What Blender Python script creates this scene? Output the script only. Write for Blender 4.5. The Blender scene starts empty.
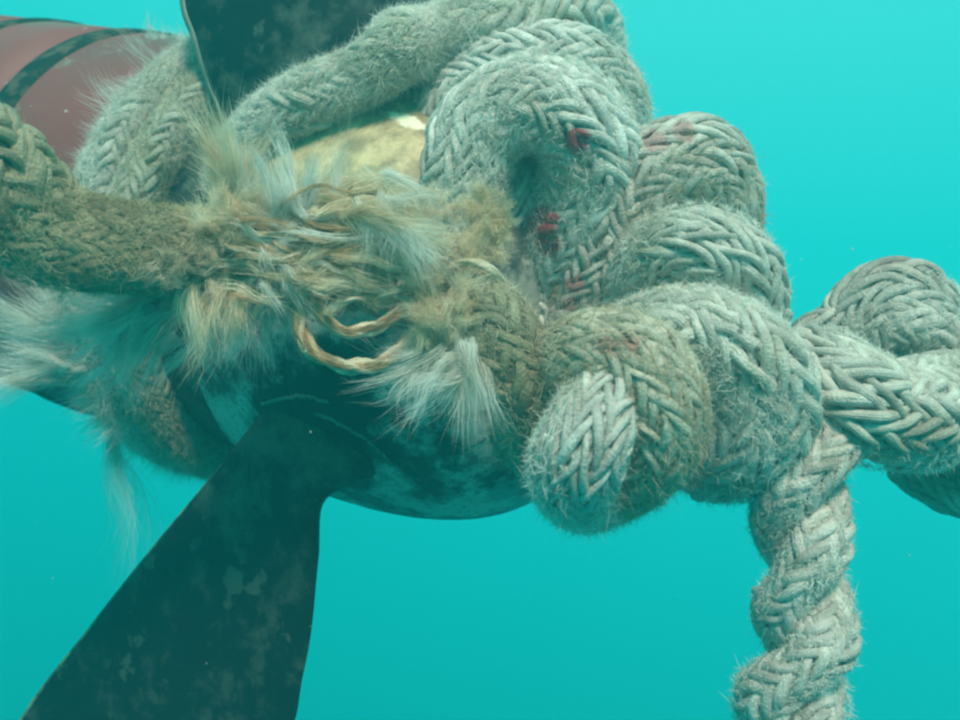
import bpy, math, random
import numpy as np
from mathutils import Vector

# ------------------------------------------------------------------ camera, light, exposure
scene = bpy.context.scene
COL = scene.collection
FPX = 1000.0                       # focal length in photo pixels (960 wide)

cam_d = bpy.data.cameras.new('camera')
cam_d.sensor_width = 36.0
cam_d.lens = 36.0 * FPX / 960.0
cam_d.clip_start = 0.01
cam_d.clip_end = 200.0
cam_d.dof.use_dof = True
cam_d.dof.focus_distance = 0.41
cam_d.dof.aperture_fstop = 13.0
cam = bpy.data.objects.new('camera', cam_d)
COL.objects.link(cam)
cam.location = (0, 0, 0)
cam.rotation_euler = (math.radians(90), 0, 0)
scene.camera = cam

scene.view_settings.view_transform = 'Standard'
scene.view_settings.look = 'None'
scene.view_settings.exposure = 0.0
scene.view_settings.gamma = 1.0
scene.view_settings.use_curve_mapping = False
scene.render.engine = 'CYCLES'
scene.cycles.pixel_filter_type = 'BLACKMAN_HARRIS'
scene.cycles.filter_width = 2.4
scene.cycles.volume_bounces = 1
scene.cycles.max_bounces = 6
scene.cycles.diffuse_bounces = 4

SUN_ELEV, SUN_AZ = 50.0, 168.0      # degrees; azimuth from +Y toward +X
sd = bpy.data.lights.new('sun', 'SUN')
sd.energy = 5.0
sd.angle = math.radians(12)
sd.color = (1.0, 0.88, 0.74)
sun = bpy.data.objects.new('sun', sd)
COL.objects.link(sun)
_e, _a = math.radians(SUN_ELEV), math.radians(SUN_AZ)
sdir = Vector((math.sin(_a) * math.cos(_e), math.cos(_a) * math.cos(_e), math.sin(_e)))
sun.rotation_euler = sdir.to_track_quat('Z', 'Y').to_euler()

# the glow of open water: one smooth function of direction, brighter toward the surface
STOPS = [(0.00, (0.000, 0.030, 0.040)),
         (0.22, (0.000, 0.120, 0.130)),
         (0.34, (0.0002, 0.320, 0.300)),
         (0.42, (0.0003, 0.440, 0.410)),
         (0.50, (0.001, 0.540, 0.515)),
         (0.58, (0.006, 0.650, 0.625)),
         (0.67, (0.012, 0.730, 0.715)),
         (0.80, (0.090, 0.860, 0.820)),
         (1.00, (0.480, 1.000, 0.950))]

def water_glow(nt, vec_socket):
    """colour of open water in a given direction"""
    N, L = nt.nodes, nt.links
    nrm = N.new('ShaderNodeVectorMath'); nrm.operation = 'NORMALIZE'
    L.new(vec_socket, nrm.inputs[0])
    dot = N.new('ShaderNodeVectorMath'); dot.operation = 'DOT_PRODUCT'
    L.new(nrm.outputs['Vector'], dot.inputs[0])
    ax = Vector((0.16, 0.20, 1.0)).normalized()
    dot.inputs[1].default_value = ax
    n = N.new('ShaderNodeTexNoise'); n.inputs['Scale'].default_value = 1.6
    n.inputs['Detail'].default_value = 1.0
    L.new(nrm.outputs['Vector'], n.inputs['Vector'])
    mr = N.new('ShaderNodeMapRange')
    mr.inputs['From Min'].default_value = -1; mr.inputs['From Max'].default_value = 1
    L.new(dot.outputs['Value'], mr.inputs['Value'])
    mad = N.new('ShaderNodeMath'); mad.operation = 'MULTIPLY_ADD'
    L.new(n.outputs['Fac'], mad.inputs[0]); mad.inputs[1].default_value = 0.05
    L.new(mr.outputs['Result'], mad.inputs[2])
    sub = N.new('ShaderNodeMath'); sub.operation = 'SUBTRACT'
    L.new(mad.outputs[0], sub.inputs[0]); sub.inputs[1].default_value = 0.025
    cr = N.new('ShaderNodeValToRGB')
    el = cr.color_ramp.elements
    while len(el) > 1: el.remove(el[-1])
    el[0].position = STOPS[0][0]; el[0].color = (*STOPS[0][1], 1)
    for p, c in STOPS[1:]:
        e = el.new(p); e.color = (*c, 1)
    L.new(sub.outputs[0], cr.inputs['Fac'])
    return cr.outputs['Color']

world = bpy.data.worlds.new('World')
scene.world = world
world.use_nodes = True
wn = world.node_tree
tc = wn.nodes.new('ShaderNodeTexCoord')
wn.links.new(water_glow(wn, tc.outputs['Generated']), wn.nodes['Background'].inputs['Color'])
wn.nodes['Background'].inputs['Strength'].default_value = 1.0

random.seed(4)
RNG = np.random.default_rng(11)

# ------------------------------------------------------------------ helpers
def at(px, py, d):
    """a point of the place: where the sight line through a spot of the photo is d metres deep"""
    return np.array([(px - 480.0) / FPX * d, d, (360.0 - py) / FPX * d])

def link(o, parent=None):
    COL.objects.link(o)
    if parent is not None: o.parent = parent
    return o

def props(o, label=None, cat=None, group=None, kind=None):
    if label: o['label'] = label
    if cat: o['category'] = cat
    if group: o['group'] = group
    if kind: o['kind'] = kind
    return o

def empty(name, loc, label, cat, group=None):
    o = bpy.data.objects.new(name, None)
    o.empty_display_size = 0.02
    link(o)
    # origin left at the world centre so that child meshes keep world coordinates
    return props(o, label, cat, group)

def mesh_obj(name, V, F, mat, parent=None, smooth=True, uv=None):
    """V (n,3) array, F (m,3 or 4) int array"""
    V = np.asarray(V, dtype=np.float32); F = np.asarray(F, dtype=np.int32)
    me = bpy.data.meshes.new(name)
    k = F.shape[1]
    me.vertices.add(len(V)); me.vertices.foreach_set('co', V.ravel())
    me.loops.add(F.size); me.loops.foreach_set('vertex_index', F.ravel())
    me.polygons.add(len(F))
    me.polygons.foreach_set('loop_start', np.arange(0, F.size, k, dtype=np.int32))
    me.polygons.foreach_set('loop_total', np.full(len(F), k, dtype=np.int32))
    if uv is not None:
        ul = me.uv_layers.new(name='UVMap')
        ul.data.foreach_set('uv', np.asarray(uv, dtype=np.float32)[F.ravel()].ravel())
    me.update(calc_edges=True)
    me.polygons.foreach_set('use_smooth', np.full(len(F), smooth, dtype=bool))
    me.materials.append(mat)
    o = bpy.data.objects.new(name, me)
    return link(o, parent)

def unit(v): return v / np.maximum(np.linalg.norm(v, axis=-1, keepdims=True), 1e-12)

def spline(pts, ds):
    """Catmull-Rom through rows of pts (any number of columns, first three are position)"""
    P = np.array(pts, dtype=float)
    P = np.vstack([2 * P[0] - P[1], P, 2 * P[-1] - P[-2]])
    out = []
    for i in range(1, len(P) - 2):
        p0, p1, p2, p3 = P[i-1], P[i], P[i+1], P[i+2]
        for t in np.linspace(0, 1, 24, endpoint=False):
            out.append(0.5 * ((2*p1) + (-p0+p2)*t + (2*p0-5*p1+4*p2-p3)*t*t + (-p0+3*p1-3*p2+p3)*t**3))
    out.append(P[-2])
    out = np.array(out)
    seg = np.linalg.norm(np.diff(out[:, :3], axis=0), axis=1)
    s = np.concatenate([[0], np.cumsum(seg)])
    n = max(3, int(s[-1] / ds) + 1)
    si = np.linspace(0, s[-1], n)
    return np.stack([np.interp(si, s, out[:, c]) for c in range(out.shape[1])], axis=1), si

def frames(P):
    T = unit(np.gradient(P, axis=0))
    N = np.zeros_like(T)
    a = np.array([0, 0, 1.0]) if abs(T[0][2]) < 0.8 else np.array([1.0, 0, 0])
    n = a - T[0] * a.dot(T[0]); N[0] = n / np.linalg.norm(n)
    for i in range(1, len(T)):
        n = N[i-1] - T[i] * N[i-1].dot(T[i]); N[i] = n / np.linalg.norm(n)
    return T, N, np.cross(T, N)

def grid_faces(m, k, wrap=True):
    i = np.arange(m - 1)[:, None]; j = np.arange(k if wrap else k - 1)[None, :]
    j2 = (j + 1) % k
    return np.stack([i*k + j, i*k + j2, (i+1)*k + j2, (i+1)*k + j], axis=-1).reshape(-1, 4)

def px_path(pts):
    """rows (px, py, depth, radius_px) -> rows (x,y,z,radius)"""
    return [[*at(p[0], p[1], p[2]), p[3] * p[2] / FPX] for p in pts]

# ------------------------------------------------------------------ materials
def new_mat(name):
    m = bpy.data.materials.new(name); m.use_nodes = True
    nt = m.node_tree
    return m, nt, nt.nodes['Principled BSDF']

def node(nt, t, **kw):
    n = nt.nodes.new(t)
    for k, v in kw.items():
        if k in n.inputs: n.inputs[k].default_value = v
        else: setattr(n, k, v)
    return n

def mix(nt, fac, a, b):
    m = nt.nodes.new('ShaderNodeMix'); m.data_type = 'RGBA'
    for sock, v in ((m.inputs[0], fac), (m.inputs[6], a), (m.inputs[7], b)):
        if isinstance(v, (int, float)): sock.default_value = v
        elif isinstance(v, tuple): sock.default_value = (*v, 1)
        else: nt.links.new(v, sock)
    return m.outputs[2]

def noise_fac(nt, vec, scale, detail, lo, hi, rough=0.5):
    n = node(nt, 'ShaderNodeTexNoise', Scale=scale, Detail=detail, Roughness=rough)
    if vec is not None: nt.links.new(vec, n.inputs['Vector'])
    mr = node(nt, 'ShaderNodeMapRange'); mr.interpolation_type = 'SMOOTHSTEP'
    mr.inputs['From Min'].default_value = lo; mr.inputs['From Max'].default_value = hi
    nt.links.new(n.outputs['Fac'], mr.inputs['Value'])
    return mr.outputs['Result']

# red paint marks, and shade of weave gaps put into the rope colour: (px, py, depth, radius m, colour index)
RED, DARK = (0.42, 0.03, 0.05), (0.02, 0.03, 0.03)

def rope_mat(name, pale, stain, stain_lo=0.45, stain_hi=0.7, spots=(), rough=0.36, silt=None):
    m, nt, bs = new_mat(name)
    geo = node(nt, 'ShaderNodeNewGeometry')
    pos = geo.outputs['Position']
    f = noise_fac(nt, pos, 22, 4, stain_lo, stain_hi)
    col = mix(nt, f, pale, stain)
    f2 = noise_fac(nt, pos, 160, 3, 0.35, 0.7)
    m2 = nt.nodes.new('ShaderNodeMath'); m2.operation = 'MULTIPLY'; m2.inputs[1].default_value = 0.42
    nt.links.new(f2, m2.inputs[0])
    col = mix(nt, m2.outputs[0], col, tuple(c * 0.5 for c in stain))
    oi = node(nt, 'ShaderNodeObjectInfo')
    hs = node(nt, 'ShaderNodeHueSaturation')
    mr = node(nt, 'ShaderNodeMapRange')
    mr.inputs['To Min'].default_value = 0.72; mr.inputs['To Max'].default_value = 1.16
    nt.links.new(oi.outputs['Random'], mr.inputs['Value'])
    nt.links.new(mr.outputs['Result'], hs.inputs['Value'])
    nt.links.new(col, hs.inputs['Color'])
    col = hs.outputs['Color']
    for (x, y, z, r, c, st) in spots:
        sb = node(nt, 'ShaderNodeVectorMath', operation='SUBTRACT')
        nt.links.new(pos, sb.inputs[0]); sb.inputs[1].default_value = (x, y, z)
        ml = node(nt, 'ShaderNodeVectorMath', operation='MULTIPLY')
        nt.links.new(sb.outputs[0], ml.inputs[0]); ml.inputs[1].default_value = (1, 0.22, 1)
        d = node(nt, 'ShaderNodeVectorMath', operation='LENGTH')
        nt.links.new(ml.outputs[0], d.inputs[0])
        nz = node(nt, 'ShaderNodeTexNoise', Scale=260.0, Detail=2.0)
        nt.links.new(pos, nz.inputs['Vector'])
        ad = node(nt, 'ShaderNodeMath', operation='MULTIPLY_ADD')
        nt.links.new(nz.outputs['Fac'], ad.inputs[0]); ad.inputs[1].default_value = r * 0.9
        nt.links.new(d.outputs['Value'], ad.inputs[2])
        mp = node(nt, 'ShaderNodeMapRange')
        mp.inputs['From Min'].default_value = r * 1.55; mp.inputs['From Max'].default_value = r * 1.2
        mp.inputs['To Max'].default_value = st
        nt.links.new(ad.outputs[0], mp.inputs['Value'])
        col = mix(nt, mp.outputs['Result'], col, c)
    nt.links.new(col, bs.inputs['Base Color'])
    bs.inputs['Roughness'].default_value = rough
    bs.inputs['Specular IOR Level'].default_value = 0.7
    # fibres running along each strand
    uv = node(nt, 'ShaderNodeUVMap')
    mp = node(nt, 'ShaderNodeMapping'); mp.inputs['Scale'].default_value = (160, 26, 1)
    nt.links.new(uv.outputs['UV'], mp.inputs['Vector'])
    nz = node(nt, 'ShaderNodeTexNoise', Scale=1.0, Detail=4.0)
    nt.links.new(mp.outputs['Vector'], nz.inputs['Vector'])
    nz2 = node(nt, 'ShaderNodeTexNoise', Scale=900.0, Detail=3.0)
    nt.links.new(pos, nz2.inputs['Vector'])
    sm = node(nt, 'ShaderNodeMath', operation='ADD')
    nt.links.new(nz.outputs['Fac'], sm.inputs[0]); nt.links.new(nz2.outputs['Fac'], sm.inputs[1])
    bp = node(nt, 'ShaderNodeBump', Strength=1.0, Distance=0.0008)
    nt.links.new(sm.outputs[0], bp.inputs['Height'])
    nt.links.new(bp.outputs['Normal'], bs.inputs['Normal'])
    return m

def fibre_mat(name, c1, c2, transl=0.35, scale=60):
    m, nt, bs = new_mat(name)
    geo = node(nt, 'ShaderNodeNewGeometry')
    f = noise_fac(nt, geo.outputs['Position'], scale, 2, 0.38, 0.64)
    col = mix(nt, f, c1, c2)
    nt.links.new(col, bs.inputs['Base Color'])
    bs.inputs['Roughness'].default_value = 0.5
    bs.inputs['Specular IOR Level'].default_value = 0.3
    tr = node(nt, 'ShaderNodeBsdfTranslucent'); nt.links.new(col, tr.inputs['Color'])
    mx = node(nt, 'ShaderNodeMixShader'); mx.inputs[0].default_value = transl
    nt.links.new(bs.outputs[0], mx.inputs[1]); nt.links.new(tr.outputs[0], mx.inputs[2])
    nt.links.new(mx.outputs[0], nt.nodes['Material Output'].inputs['Surface'])
    return m

def spot(px, py, d, rpx, c, st=0.8):
    p = at(px, py, d)
    return (p[0], p[1], p[2], rpx * d / FPX, c, st)

PALE, STAIN = (0.62, 0.60, 0.54), (0.33, 0.30, 0.21)
M_BIG = rope_mat('rope_pale', (0.80, 0.77, 0.71), (0.54, 0.49, 0.40), spots=[
    spot(576, 142, 0.405, 13, RED, .95), spot(541, 222, 0.42, 19, RED, .95), spot(549, 242, 0.42, 14, RED, .95),
    spot(541, 69, 0.42, 5, DARK), spot(552, 96, 0.41, 4, DARK)])
M_ARCH = rope_mat('rope_red_flecked', (0.64, 0.60, 0.53), (0.44, 0.35, 0.29), spots=[
    spot(655, 140, 0.41, 14, RED, .45), spot(625, 165, 0.41, 12, RED, .45), spot(685, 130, 0.41, 13, RED, .4),
    spot(575, 285, 0.43, 9, RED, .6), spot(571, 305, 0.43, 8, RED, .6)])
M_COIL = rope_mat('rope_coil', (0.72, 0.68, 0.60), (0.44, 0.39, 0.29), spots=[
    spot(695, 213, 0.37, 6, DARK, .7), spot(757, 350, 0.36, 4, DARK), spot(740, 331, 0.36, 3.5, DARK, .7)])
M_KNOT = rope_mat('rope_knot', (0.74, 0.65, 0.52), (0.52, 0.42, 0.29), 0.40, 0.62, spots=[
    spot(610, 345, 0.335, 12, RED, .5), spot(632, 342, 0.335, 10, RED, .55),
    spot(608, 392, 0.335, 5, DARK), spot(663, 425, 0.335, 6, DARK)])
M_KNOTPALE = rope_mat('rope_knot_pale', (0.72, 0.67, 0.60), (0.50, 0.42, 0.34), 0.5, 0.75, spots=[
    spot(608, 392, 0.325, 5, DARK)])
M_MOSS = rope_mat('rope_mossy', (0.48, 0.39, 0.24), (0.22, 0.19, 0.11), 0.38, 0.62, spots=[
    spot(22, 165, 0.33, 6, (0.4, 0.06, 0.12), .7), spot(55, 190, 0.33, 6, (0.4, 0.10, 0.08), .5)])
M_BROWN = rope_mat('rope_brown', (0.40, 0.37, 0.24), (0.24, 0.20, 0.11), 0.38, 0.62)
M_BACK = rope_mat('rope_back', (0.64, 0.62, 0.54), (0.40, 0.38, 0.26), 0.42, 0.66)
M_WRAP = rope_mat('rope_wrap', (0.52, 0.51, 0.43), (0.32, 0.31, 0.21), 0.42, 0.66)
M_YARN = rope_mat('yarn_cream', (0.78, 0.70, 0.52), (0.50, 0.36, 0.20), 0.40, 0.60, rough=0.4)
F_PALE = fibre_mat('fibre_pale', (0.92, 0.89, 0.82), (0.74, 0.69, 0.60))
F_WHITE = fibre_mat('fibre_white', (0.92, 0.91, 0.86), (0.78, 0.75, 0.66), 0.45)
F_GOLD = fibre_mat('fibre_gold', (0.94, 0.84, 0.66), (0.80, 0.64, 0.44), 0.45)
F_AMBER = fibre_mat('fibre_amber', (0.94, 0.82, 0.62), (0.80, 0.66, 0.46), 0.5)
F_TAN = fibre_mat('fibre_tan', (0.74, 0.50, 0.30), (0.52, 0.34, 0.18))
F_BROWN = fibre_mat('fibre_brown', (0.76, 0.65, 0.50), (0.58, 0.46, 0.32))
F_MOSS = fibre_mat('fibre_moss', (0.66, 0.53, 0.34), (0.36, 0.29, 0.17))

AX = unit(np.array([0.80, -0.50, -0.22]))
HC = at(392, 290, 0.56)
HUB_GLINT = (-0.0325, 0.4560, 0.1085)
def metal_mat():
    m, nt, bs = new_mat('fouled_bronze')
    geo = node(nt, 'ShaderNodeNewGeometry'); pos = geo.outputs['Position']
    sep = node(nt, 'ShaderNodeSeparateXYZ'); nt.links.new(geo.outputs['Normal'], sep.inputs[0])
    f = noise_fac(nt, pos, 17, 7, 0.44, 0.56, 0.68)
    col = mix(nt, f, (0.05, 0.055, 0.055), (0.58, 0.56, 0.48))
    fs = noise_fac(nt, pos, 300, 6, 0.54, 0.68, 0.75)
    col = mix(nt, fs, col, (0.03, 0.035, 0.03))
    f3 = noise_fac(nt, pos, 14, 5, 0.53, 0.60, 0.65)
    col = mix(nt, f3, col, (0.30, 0.31, 0.27))
    # black fouling spread over the hub round the foot of the lower blade
    dr = node(nt, 'ShaderNodeVectorMath', operation='DISTANCE'); nt.links.new(pos, dr.inputs[0])
    dr.inputs[1].default_value = tuple(at(318, 418, 0.465))
    nf = node(nt, 'ShaderNodeTexNoise', Scale=55.0, Detail=7.0, Roughness=0.7); nt.links.new(pos, nf.inputs['Vector'])
    mf = node(nt, 'ShaderNodeMath', operation='MULTIPLY_ADD'); mf.inputs[1].default_value = 0.07
    nt.links.new(nf.outputs['Fac'], mf.inputs[0]); nt.links.new(dr.outputs['Value'], mf.inputs[2])
    mh = node(nt, 'ShaderNodeMapRange'); mh.inputs['From Min'].default_value = 0.082; mh.inputs['From Max'].default_value = 0.066
    nt.links.new(mf.outputs[0], mh.inputs['Value'])
    col = mix(nt, mh.outputs['Result'], col, (0.012, 0.016, 0.018))
    # silt that has settled on the faces that look up
    nz = node(nt, 'ShaderNodeTexNoise', Scale=34.0, Detail=6.0, Roughness=0.6); nt.links.new(pos, nz.inputs['Vector'])
    ad = node(nt, 'ShaderNodeMath', operation='MULTIPLY_ADD'); ad.inputs[1].default_value = 0.5
    nt.links.new(nz.outputs['Fac'], ad.inputs[0]); nt.links.new(sep.outputs['Z'], ad.inputs[2])
    mr = node(nt, 'ShaderNodeMapRange'); mr.interpolation_type = 'SMOOTHSTEP'
    mr.inputs['From Min'].default_value = 0.25; mr.inputs['From Max'].default_value = 0.65
    nt.links.new(ad.outputs[0], mr.inputs['Value'])
    f4 = noise_fac(nt, pos, 48, 6, 0.4, 0.68, 0.65)
    siltc = mix(nt, f4, (0.30, 0.23, 0.13), (0.74, 0.57, 0.32))
    col = mix(nt, mr.outputs['Result'], col, siltc)
    vs = node(nt, 'ShaderNodeVectorMath', operation='SUBTRACT'); nt.links.new(pos, vs.inputs[0])  # specular glint on the hub, painted into the colour as a pale spot
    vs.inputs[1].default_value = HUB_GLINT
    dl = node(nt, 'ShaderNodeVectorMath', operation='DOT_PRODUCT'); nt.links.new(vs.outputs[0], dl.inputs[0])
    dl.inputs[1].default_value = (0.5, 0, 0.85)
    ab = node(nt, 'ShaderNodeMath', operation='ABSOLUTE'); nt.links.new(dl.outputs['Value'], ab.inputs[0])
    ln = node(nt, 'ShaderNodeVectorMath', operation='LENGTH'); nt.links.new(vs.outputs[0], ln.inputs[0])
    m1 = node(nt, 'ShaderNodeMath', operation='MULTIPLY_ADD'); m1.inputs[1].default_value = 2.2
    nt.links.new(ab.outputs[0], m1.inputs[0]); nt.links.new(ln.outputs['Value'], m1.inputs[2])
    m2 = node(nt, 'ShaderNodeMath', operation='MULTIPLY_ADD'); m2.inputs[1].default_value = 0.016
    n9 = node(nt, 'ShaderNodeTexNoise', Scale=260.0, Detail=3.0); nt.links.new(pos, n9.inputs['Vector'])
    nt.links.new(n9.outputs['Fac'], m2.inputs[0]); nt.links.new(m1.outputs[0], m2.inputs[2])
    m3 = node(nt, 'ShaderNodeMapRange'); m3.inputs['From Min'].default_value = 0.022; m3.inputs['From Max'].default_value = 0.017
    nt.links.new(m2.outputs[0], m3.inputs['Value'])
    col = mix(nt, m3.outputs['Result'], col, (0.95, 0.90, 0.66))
    nt.links.new(col, bs.inputs['Base Color'])
    bs.inputs['Roughness'].default_value = 0.45
    bs.inputs['Specular IOR Level'].default_value = 0.4
    nb = node(nt, 'ShaderNodeTexNoise', Scale=220.0, Detail=6.0, Roughness=0.65); nt.links.new(pos, nb.inputs['Vector'])
    bp = node(nt, 'ShaderNodeBump', Strength=0.45, Distance=0.0015)
    nt.links.new(nb.outputs['Fac'], bp.inputs['Height']); nt.links.new(bp.outputs['Normal'], bs.inputs['Normal'])
    return m
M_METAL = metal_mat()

def blade_mat():
    m, nt, bs = new_mat('dark_blade')
    geo = node(nt, 'ShaderNodeNewGeometry'); pos = geo.outputs['Position']
    f = noise_fac(nt, pos, 38, 8, 0.50, 0.64, 0.72)
    col = mix(nt, f, (0.005, 0.006, 0.010), (0.040, 0.046, 0.042))
    f3 = noise_fac(nt, pos, 26, 6, 0.61, 0.645, 0.6)
    col = mix(nt, f3, col, (0.055, 0.070, 0.060))
    ds = node(nt, 'ShaderNodeVectorMath', operation='DISTANCE'); nt.links.new(pos, ds.inputs[0])
    ds.inputs[1].default_value = tuple(HC)
    nr = node(nt, 'ShaderNodeTexNoise', Scale=45.0, Detail=7.0, Roughness=0.68); nt.links.new(pos, nr.inputs['Vector'])
    ma = node(nt, 'ShaderNodeMath', operation='MULTIPLY_ADD'); ma.inputs[1].default_value = -0.20
    nt.links.new(nr.outputs['Fac'], ma.inputs[0]); nt.links.new(ds.outputs['Value'], ma.inputs[2])
    mw = node(nt, 'ShaderNodeMapRange'); mw.inputs['From Min'].default_value = 0.050; mw.inputs['From Max'].default_value = 0.020; mw.inputs['To Max'].default_value = 0.4
    nt.links.new(ma.outputs[0], mw.inputs['Value'])
    col = mix(nt, mw.outputs['Result'], col, (0.16, 0.18, 0.14))
    nt.links.new(col, bs.inputs['Base Color'])
    bs.inputs['Roughness'].default_value = 0.55
    bs.inputs['Specular IOR Level'].default_value = 0.3
    nb = node(nt, 'ShaderNodeTexNoise', Scale=160.0, Detail=6.0, Roughness=0.65); nt.links.new(pos, nb.inputs['Vector'])
    bp = node(nt, 'ShaderNodeBump', Strength=0.35, Distance=0.0012)
    nt.links.new(nb.outputs['Fac'], bp.inputs['Height']); nt.links.new(bp.outputs['Normal'], bs.inputs['Normal'])
    return m
M_BLADE = blade_mat()
M_BLADE.node_tree.nodes['Principled BSDF'].inputs['Specular IOR Level'].default_value = 0.15

def edge_mat(c1, c2):
    m, nt, bs = new_mat('worn_blade_edge')
    geo = node(nt, 'ShaderNodeNewGeometry'); pos = geo.outputs['Position']
    f = noise_fac(nt, pos, 130, 5, 0.44, 0.6, 0.6)
    nt.links.new(mix(nt, f, c1, c2), bs.inputs['Base Color'])
    bs.inputs['Roughness'].default_value = 0.5
    return m
M_EDGE = edge_mat((0.06, 0.08, 0.06), (0.34, 0.28, 0.12))
M_RIM = edge_mat((0.10, 0.15, 0.12), (0.16, 0.20, 0.15))

def red_mat():
    m, nt, bs = new_mat('red_antifouling')
    geo = node(nt, 'ShaderNodeNewGeometry'); pos = geo.outputs['Position']
    f = noise_fac(nt, pos, 9, 5, 0.38, 0.66)
    col = mix(nt, f, (0.24, 0.036, 0.034), (0.17, 0.045, 0.042))
    f2 = noise_fac(nt, pos, 34, 6, 0.60, 0.68, 0.65)
    col = mix(nt, f2, col, (0.20, 0.17, 0.14))
    f3 = noise_fac(nt, pos, 190, 2, 0.70, 0.74)
    col = mix(nt, f3, col, (0.55, 0.5, 0.45))
    sep = node(nt, 'ShaderNodeSeparateXYZ'); nt.links.new(geo.outputs['Normal'], sep.inputs[0])
    nz = node(nt, 'ShaderNodeTexNoise', Scale=30.0, Detail=5.0); nt.links.new(pos, nz.inputs['Vector'])
    ad = node(nt, 'ShaderNodeMath', operation='MULTIPLY_ADD'); ad.inputs[1].default_value = 0.35
    nt.links.new(nz.outputs['Fac'], ad.inputs[0]); nt.links.new(sep.outputs['Z'], ad.inputs[2])
    mr = node(nt, 'ShaderNodeMapRange'); mr.inputs['From Min'].default_value = 1.02; mr.inputs['From Max'].default_value = 1.16
    nt.links.new(ad.outputs[0], mr.inputs['Value'])
    col = mix(nt, mr.outputs['Result'], col, (0.10, 0.13, 0.08))
    nt.links.new(col, bs.inputs['Base Color'])
    bs.inputs['Roughness'].default_value = 0.6
    nb = node(nt, 'ShaderNodeTexNoise', Scale=90.0, Detail=6.0); nt.links.new(pos, nb.inputs['Vector'])
    bp = node(nt, 'ShaderNodeBump', Strength=0.3, Distance=0.001)
    nt.links.new(nb.outputs['Fac'], bp.inputs['Height']); nt.links.new(bp.outputs['Normal'], bs.inputs['Normal'])
    return m
M_RED = red_mat()
m_, nt_, bs_ = new_mat('black_rubber')
bs_.inputs['Specular IOR Level'].default_value = 0.1; nt_.links.new(mix(nt_, noise_fac(nt_, node(nt_, 'ShaderNodeNewGeometry').outputs['Position'], 90, 5, 0.45, 0.65), (0.012, 0.014, 0.012), (0.09, 0.075, 0.05)), bs_.inputs['Base Color']); bs_.inputs['Roughness'].default_value = 0.7
M_BLACK = m_

# ------------------------------------------------------------------ open water backdrop and the haze in it
def backdrop():
    m = bpy.data.materials.new('open_water'); m.use_nodes = True
    nt = m.node_tree; nt.nodes.remove(nt.nodes['Principled BSDF'])
    geo = nt.nodes.new('ShaderNodeNewGeometry')
    em = nt.nodes.new('ShaderNodeEmission')
    nt.links.new(water_glow(nt, geo.outputs['Position']), em.inputs['Color'])
    nt.links.new(em.outputs[0], nt.nodes['Material Output'].inputs['Surface'])
    m.cycles.emission_sampling = 'NONE'
    nu, nv, R = 48, 20, 12.0
    V = []
    for i in range(nv + 1):
        el = math.radians(-89.9 + (89.9 + 38) * i / nv)
        for j in range(nu):
            a = 2 * math.pi * j / nu
            V.append((R * math.cos(el) * math.cos(a), R * math.cos(el) * math.sin(a), R * math.sin(el)))
    o = mesh_obj('water', V, grid_faces(nv + 1, nu)[:, ::-1], m)
    props(o, kind='structure')
backdrop()

def haze():
    x0, x1, y0, y1, z0, z1 = -1.6, 1.6, -0.6, 1.9, -1.5, 0.85
    V = [(x, y, z) for x in (x0, x1) for y in (y0, y1) for z in (z0, z1)]
    F = [(0, 1, 3, 2), (4, 6, 7, 5), (0, 4, 5, 1), (2, 3, 7, 6), (0, 2, 6, 4), (1, 5, 7, 3)]
    m = bpy.data.materials.new('haze'); m.use_nodes = True
    nt = m.node_tree; nt.nodes.remove(nt.nodes['Principled BSDF'])
    pv = nt.nodes.new('ShaderNodeVolumePrincipled')
    pv.inputs['Color'].default_value = (0.045, 0.79, 0.83, 1)
    pv.inputs['Density'].default_value = 0.33
    pv.inputs['Anisotropy'].default_value = 0.2
    nt.links.new(pv.outputs[0], nt.nodes['Material Output'].inputs['Volume'])
    o = mesh_obj('haze', V, F, m, smooth=False)
    props(o, kind='stuff')
haze()

# ------------------------------------------------------------------ propeller and shaft housing
AU = np.array([0, 0, 1.0]); AU = unit(AU - AX * AU.dot(AX))
AV = np.cross(AX, AU)                        # sideways

def lathe(name, prof, mat, parent, n=96, wob=0.0):
    prof = np.array(prof)
    th = np.linspace(0, 2*np.pi, n, endpoint=False)
    V = []
    for t, r in prof:
        rr = r * (1 + wob * np.sin(3*th + t*40) * np.cos(5*th - t*30))
        V.append(HC + AX*t + (np.cos(th)*rr)[:, None]*AU + (np.sin(th)*rr)[:, None]*AV)
    V = np.concatenate(V)
    return mesh_obj(name, V, grid_faces(len(prof), n), mat, parent)

prop = empty('propeller', None, 'dark fouled boat propeller wrapped in frayed rope', 'propeller')
hub_prof = [(-0.034, 0.08), (-0.034, 0.113), (-0.030, 0.1165), (0.0, 0.1185), (0.03, 0.1175),
            (0.032, 0.1160), (0.034, 0.1175), (0.06, 0.114), (0.085, 0.106), (0.105, 0.094), (0.12, 0.078), (0.130, 0.055), (0.134, 0.03), (0.135, 0.002)]
_hp, _ = spline([[p[0], p[1], 0] for p in hub_prof], 0.004)
lathe('hub_collar', spline([[p[0], p[1], 0] for p in [(-0.122, 0.02), (-0.122, 0.104), (-0.115, 0.110), (-0.06, 0.113), (-0.036, 0.114), (-0.034, 0.112), (-0.034, 0.06)]], 0.004)[0][:, :2], M_BLADE, prop)
lathe('hub', _hp[:, :2], M_METAL, prop, wob=0.006)

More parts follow.
